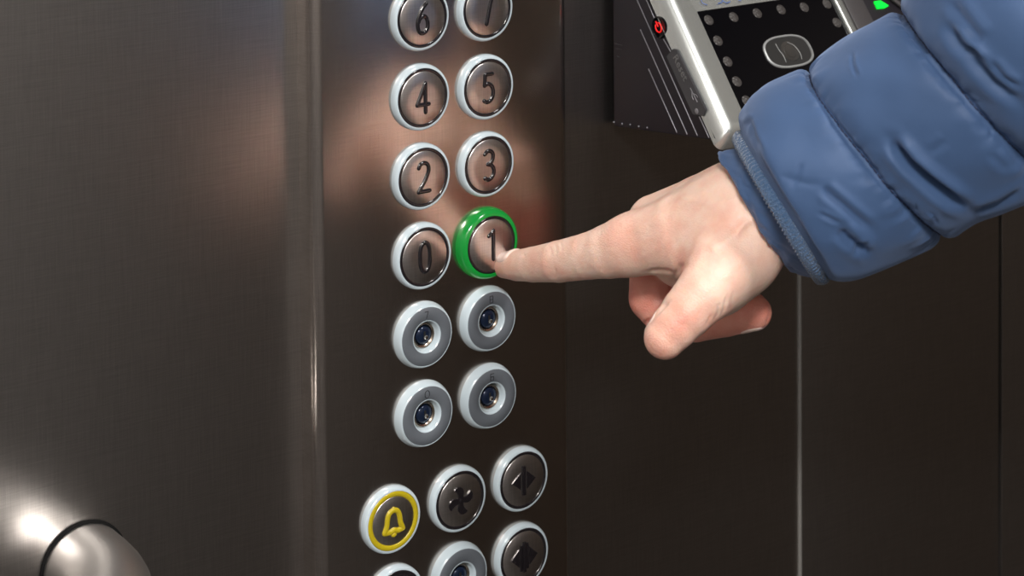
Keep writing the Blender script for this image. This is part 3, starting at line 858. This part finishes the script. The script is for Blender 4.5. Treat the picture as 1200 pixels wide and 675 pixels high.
# ---- sleeve : loft of tilted elliptical rings from cuff to elbow
# (top px, top py, bottom px, bottom py, depth, back factor)
RG = [
 (849, 188, 921, 307, .815, .88), (843, 182, 925, 314, .815, .92), (848, 180, 932, 316, .814, .93), (858, 176, 942, 318, .812, .93), (867, 172, 955, 321, .810, .93),
 (870, 166, 964, 322, .809, .92), (868, 154, 972, 324, .808, .92), (867, 136, 982, 326, .806, .92), (876, 118, 996, 323, .804, .92), (894, 103, 1018, 317, .802, .90), (920, 93, 1055, 302, .799, .88), (938, 87, 1090, 286, .797, .86),
 (944, 86, 1108, 276, .796, .85),
 (952, 77, 1118, 273, .795, .86), (966, 64, 1129, 266, .793, .88), (990, 46, 1150, 252, .790, .90), (1015, 31, 1180, 240, .786, .90), (1038, 20, 1212, 228, .782, .88), (1050, 17.5, 1228, 218, .780, .87),
 (1054, 17, 1236, 210, .779, .86),
 (1056, 8, 1246, 206, .778, .87), (1062, -8, 1262, 198, .775, .90), (1085, -40, 1300, 180, .769, .91), (1120, -66, 1345, 155, .762, .90), (1155, -82, 1375, 130, .757, .88), (1163, -84, 1385, 120, .755, .86),
 (1175, -104, 1400, 112, .753, .89), (1215, -150, 1445, 80, .746, .92), (1265, -182, 1490, 40, .738, .90), (1280, -186, 1500, 26, .735, .87), (1300, -215, 1530, 10, .731, .9), (1360, -270, 1585, -40, .722, .92), (1420, -310, 1640, -90, .712, .88), (1450, -330, 1660, -115, .708, .80),
]
SEAMS = [12, 19, 25, 29]
NA = 300
def ring_pts(k_, na, tilt=.0045):
    tx, ty, bx, by, D, bf = k_
    T_, B_ = V3(at_d(tx, ty, D)), V3(at_d(bx, by, D))
    c = (T_+B_)/2; a = (T_-B_)/2
    axd = V3(at_d((tx+bx)/2+60, (ty+by)/2-60, D-tilt)) - c; axd /= np.linalg.norm(axd)
    bdir = np.cross(axd, a/np.linalg.norm(a)); bdir /= np.linalg.norm(bdir)   # depth direction of ring
    if bdir[1] > 0: bdir = -bdir                                             # toward viewer
    th_ = 2*np.pi*np.arange(na)/na
    return c+np.cos(th_)[:, None]*a + np.sin(th_)[:, None]*bdir*np.linalg.norm(a)*bf
# dense resample along s with Catmull-Rom (C0 at seams)
keys = np.array([ring_pts(k_, NA, .002 if i < 1 else (.001 if i < 8 else .0045)) for i, k_ in enumerate(RG)])
rows = []; srow = []
segn = [max(2, int(round(np.linalg.norm(keys[i+1]-keys[i], axis=1).mean()/.0008))) for i in range(len(RG)-1)]
segn = [min(n_, 14 if i < 22 else 8) for i, n_ in enumerate(segn)]
for i in range(len(RG)-1):
    p1, p2 = keys[i], keys[i+1]
    p0 = keys[i-1] if (i > 0 and i not in SEAMS) else 2*p1-p2
    p3 = keys[i+2] if (i+2 < len(keys) and (i+1) not in SEAMS) else 2*p2-p1
    for k in range(segn[i]):
        t = k/segn[i]
        rows.append(.5*((2*p1)+(-p0+p2)*t+(2*p0-5*p1+4*p2-p3)*t*t+(-p0+3*p1-3*p2+p3)*t**3)); srow.append(i+t)
rows.append(keys[-1]); srow.append(len(RG)-1)
sv = np.array(rows); srow = np.array(srow); nr = len(rows)
def grid_normals(g):
    du = np.roll(g, -1, 1)-np.roll(g, 1, 1); dv = np.gradient(g, axis=0)
    n = np.cross(du, dv); n /= np.maximum(np.linalg.norm(n, axis=2, keepdims=True), 1e-12)
    c = g.mean(1, keepdims=True)
    if ((g-c)*n).sum() < 0: n = -n
    return n
gn = grid_normals(sv)
thg = np.tile(2*np.pi*np.arange(NA)/NA, (nr, 1)); sg = np.tile(srow[:, None], (1, NA))
dsp = np.zeros((nr, NA))
# seams: sharp valley with puckers
rs = np.random.RandomState(5)
def fbm(x, seed, oct_=4):
    r_ = np.random.RandomState(seed); o = np.zeros_like(x)
    for k in range(oct_): o += np.sin(x*(1.7**k)*r_.uniform(.8, 1.2)+r_.uniform(0, 6.28))*.6**k
    return o
arc_m = np.concatenate([[0], np.cumsum(np.linalg.norm(np.diff(sv[:, NA//4], axis=0), axis=1))])  # front arc length
for si in SEAMS:
    i0 = int(np.argmin(abs(srow-si))); dist = np.abs(arc_m-arc_m[i0])[:, None]; sg_ = np.sign(arc_m-arc_m[i0])[:, None]
    dsp -= .0016*np.exp(-(dist/.0011)**2) + .0016*np.exp(-(dist/.0035)**2)
    puck = fbm(thg*34+sg_*.8, si, 3)
    dsp += .00022*puck*np.exp(-((dist-.002)/.0025)**2)
    puck2 = fbm(thg*13+sg_*1.5, si+50, 3)
    dsp += .00025*puck2*np.exp(-((dist-.004)/.005)**2)
    dsp -= .0006*np.exp(-(dist/.0008)**2)*(np.sin(thg*150) > .2)
# cuff band wrinkles (before the piping)
cuff = np.clip((4.6-sg)/1.0, 0, 1)*np.clip(sg/.8, 0, 1)
dsp += cuff*(.00055*fbm(thg*5+sg*.9, 11, 3)+.00012*fbm(thg*13-sg*1.7, 12, 3))
# hem stitch line
dsp -= .0004*np.exp(-((sg-1.9)/.12)**2)
# soft broad waviness of the padding
soft = np.clip((sg-6)/1.5, 0, 1)
dsp += soft*(.0004*fbm(thg*2.3+sg*.55, 21, 4)*np.sin(sg*1.1+thg)+.0005*fbm(thg*5.0-sg*.9, 22, 3)*.6)
flat = sv.reshape(-1, 3)
sx, sy, sdp = project(flat)
vd = flat-V3(CAM); vd /= np.linalg.norm(vd, axis=1, keepdims=True)
fr_ = np.clip(-(gn.reshape(-1, 3)*vd).sum(1)*4, 0, 1)
dd = np.zeros(len(flat))
# (polyline, valley width px, depth mm, shoulder mm on the lower-left side)
for line, wpx, dep, shl in (
  ([(1044, 163), (1052, 176), (1066, 193), (1084, 209), (1098, 220), (1118, 234), (1137, 246)], 6.5, 5.0, 2.6),
  
  ([(964, 218), (972, 228), (990, 243), (1006, 257), (1025, 272)], 5.0, 1.5, .8),
  
  ([(983, 268), (992, 280), (1008, 292), (1022, 300)], 6.0, 2.6, 1.0),
  ([(1112, 22), (1114, 36), (1124, 52), (1136, 62), (1148, 80), (1164, 98), (1182, 112), (1200, 126)], 7, 2.6, 1.4),
  ([(1112, 0), (1126, 20), (1140, 38), (1151, 50)], 6.5, 1.8, 1.0),
  ([(1130, 56), (1143, 62), (1152, 72)], 3.5, 1.6, .9),
  ([(1160, 70), (1176, 90), (1196, 104)], 4, 1.8, .8),
  ([(998, 62), (1000, 76), (1006, 90)], 2.0, .7, .5),
  ([(1160, 144), (1164, 156), (1158, 166)], 1.8, .8, .5), ([(1136, 120), (1144, 122)], 1.8, .6, .3),
  ([(1098, 262), (1094, 250), (1088, 246)], 1.6, .7, .4), ([(1074, 247), (1073, 236)], 1.4, .6, .4), ([(1058, 238), (1062, 232)], 1.4, .5, .3),
  ([(872, 150), (878, 142), (882, 158), (896, 182)], 3, .8, .4),
  ([(912, 205), (930, 212), (948, 216), (962, 216)], 2.2, .5, -.2),
  ([(940, 190), (934, 205), (926, 222)], 3, .5, .2),
  ([(960, 250), (985, 262)], 2.4, .8, .4), ([(1000, 300), (1018, 282)], 3, 1.0, .5),
  ([(1090, 180), (1110, 165)], 5, .4, .3), ([(1180, 200), (1160, 180)], 5, .6, .3),
  ([(1140, 248), (1170, 238), (1200, 222)], 4, 1.5, .5),
  ([(893, 292), (903, 288), (912, 300)], 2.0, .9, .5), ([(878, 244), (888, 262), (898, 272)], 2.6, .8, .5), ([(866, 205), (873, 222)], 2.4, .6, .4),
):
    d, s_, t_ = seg_dist(sx, sy, line)
    ends = np.clip(np.minimum(t_, 1-t_)*5, .1, 1)
    dd -= dep*.001*np.exp(-(d/wpx)**2)*fr_*ends
    dd += shl*.001*np.exp(-((d-1.9*wpx)/(1.1*wpx))**2)*fr_*ends*np.where(s_ > 0, 1, .6)
dsp += dd.reshape(nr, NA)
sv = sv + gn*dsp[..., None]
# inner lining ring so the cuff has thickness and a dark inside
inner = []
for q, (sc_, sh_) in enumerate(((.985, -.0003), (.955, .0004), (.93, .003), (.92, .012), (.90, .030))):
    c = sv[0].mean(0); axd = V3(at_d(960, 180, .80))-c; axd /= np.linalg.norm(axd)
    inner.append(c+(sv[0]-c)*sc_+axd*sh_)
inner = np.array(inner[::-1]); allr = np.concatenate([inner, sv])
ng = len(allr)
ii, jj = np.meshgrid(np.arange(ng-1), np.arange(NA), indexing='ij')
fq = np.stack([ii*NA+jj, ii*NA+(jj+1) % NA, (ii+1)*NA+(jj+1) % NA, (ii+1)*NA+jj], -1).reshape(-1, 4)
vv = allr.reshape(-1, 3); cend = allr[-1].mean(0)
tri = np.array([((ng-1)*NA+j, (ng-1)*NA+(j+1) % NA, len(vv), len(vv)) for j in range(NA)])
sme = bpy.data.meshes.new('jacket_sleeve')
sme.from_pydata([tuple(map(float, q)) for q in vv]+[tuple(map(float, cend))], [], [tuple(map(int, q)) for q in fq]+[tuple(map(int, q[:3])) for q in tri])
bmm = bmesh.new(); bmm.from_mesh(sme); bmesh.ops.recalc_face_normals(bmm, faces=bmm.faces); bmm.to_mesh(sme); bmm.free()
M_jac = mat('jacket_nylon', JACK, .62, 0, Sheen_Weight=.35, Specular_IOR_Level=.35)
bs(M_jac).inputs['Sheen Tint'].default_value = (.5, .65, 1, 1)
add_bump(M_jac, 30, .22, .0030, detail=4); add_bump(M_jac, 2600, .10, .0001, detail=1)
sleeve = world_child('jacket_sleeve', sme, M_jac, person)
sleeve['label'] = 'blue quilted nylon sleeve with stitched seams'
# braided piping in the groove between cuff band and first baffle
pip = [(869, 164), (877, 180), (888, 200), (900, 219), (912, 237), (932, 270), (949, 300), (960, 315), (966, 320)]
pring = ring_pts((867, 163, 963, 322, .809, .99), 160, .001)
# bulge slightly toward the hand like the photographed cord
cp_ = pring.mean(0)
bm = bmesh.new(); nT, nR = 400, 16
path = [Vector(tuple(map(float, p))) for p in pring]
path = smooth_path(path, 3, True); Lp = len(path)
cen = Vector(tuple(map(float, cp_)))
rings_ = []
axp = Vector(tuple(map(float, V3(at_d(960, 180, .80))-V3(at_d(900, 240, .814))))).normalized()
for i, p in enumerate(path):
    t = (path[(i+1) % Lp]-path[i-1]).normalized(); o_ = (p-cen); o_ = (o_-t*o_.dot(t)).normalized(); b_ = t.cross(o_)
    ring_ = []
    for k in range(nR):
        q = 2*math.pi*k/nR
        rd = .0024*(1+.07*math.sin(2*math.pi*i/4.0+q*2)+.07*math.sin(2*math.pi*i/4.0-q*2))
        ring_.append(bm.verts.new(p + o_*(rd*math.cos(q)*.8+.0004) + b_*rd*1.25*math.sin(q)))
    rings_.append(ring_)
for a, b in zip(rings_, rings_[1:]+rings_[:1]):
    for k in range(nR): bm.faces.new((a[k], a[(k+1) % nR], b[(k+1) % nR], b[k]))
M_pip = mat('braid_cord', PIPE, .5, 0, Sheen_Weight=.4); add_bump(M_pip, 1500, .9, .0006, kind='v')
pc_ = world_child('braided_cord', bm, M_pip, sleeve); pc_['label'] = 'braided blue piping cord'
# stitches along the seams
for si in SEAMS[:2]:
    i0 = int(np.argmin(abs(srow-si))); rr2 = sv[i0]; n2 = gn[i0]
    bm = bmesh.new()
    for j in range(0, NA, 3):
        a = Vector(tuple(map(float, rr2[j]+n2[j]*.0001))); b = Vector(tuple(map(float, rr2[(j+2) % NA]+n2[(j+2) % NA]*.0001)))
        tube([a, (a+b)/2+Vector(tuple(map(float, n2[j])))*.00025, b], .00034, bm, 6)
    o = world_child('seam_stitching', bm, M_thr, sleeve)
    o['kind'] = 'stuff'; o['label'] = 'dark thread stitched along the quilted seam'
# ------------------------------------------------------------------ lights in the cabin ceiling
def ceiling_light(u, w, lu, lw, power, label, col=(1, .965, .93)):
    p = P(u, w, 2.2)
    t = empty('ceiling_light', p, frame(p, U, -N, -Z if False else Z))
    t.matrix_world = frame(p, U, -N, Z)
    tag(t, label, 'ceiling light', 'ceiling lights of the lift cabin')
    obj('frame', box(-lu/2-.012, lu/2+.012, -lw/2-.012, lw/2+.012, -.008, .0, None, .002), M_strip, t)
    obj('diffuser', box(-lu/2, lu/2, -lw/2, lw/2, -.012, -.0082), M_light, t, smooth=False)
    li = bpy.data.lights.new('lamp', 'AREA'); li.shape = 'RECTANGLE'; li.size = lu; li.size_y = lw; li.energy = power; li.color = col
    lo_ = bpy.data.objects.new('lamp', li); COL.objects.link(lo_)
    lo_.matrix_world = frame(p - Z*.0135, U, -N, Z)
    lo_.parent = t; lo_.matrix_parent_inverse = t.matrix_world.inverted()
ceiling_light(-.76, 1.15, .40, .18, 41, 'long ceiling light over the middle of the cabin')
ceiling_light(.20, .85, .16, .50, 11, 'ceiling light near the far right wall of the cabin')

w = bpy.data.worlds.new('world'); SC.world = w; w.use_nodes = True
w.node_tree.nodes['Background'].inputs[0].default_value = (.02, .02, .02, 1)
SC.view_settings.view_transform = 'Standard'; SC.view_settings.look = 'None'
SC.view_settings.gamma = 1; SC.view_settings.exposure = -.15
SC.view_settings.use_curve_mapping = False
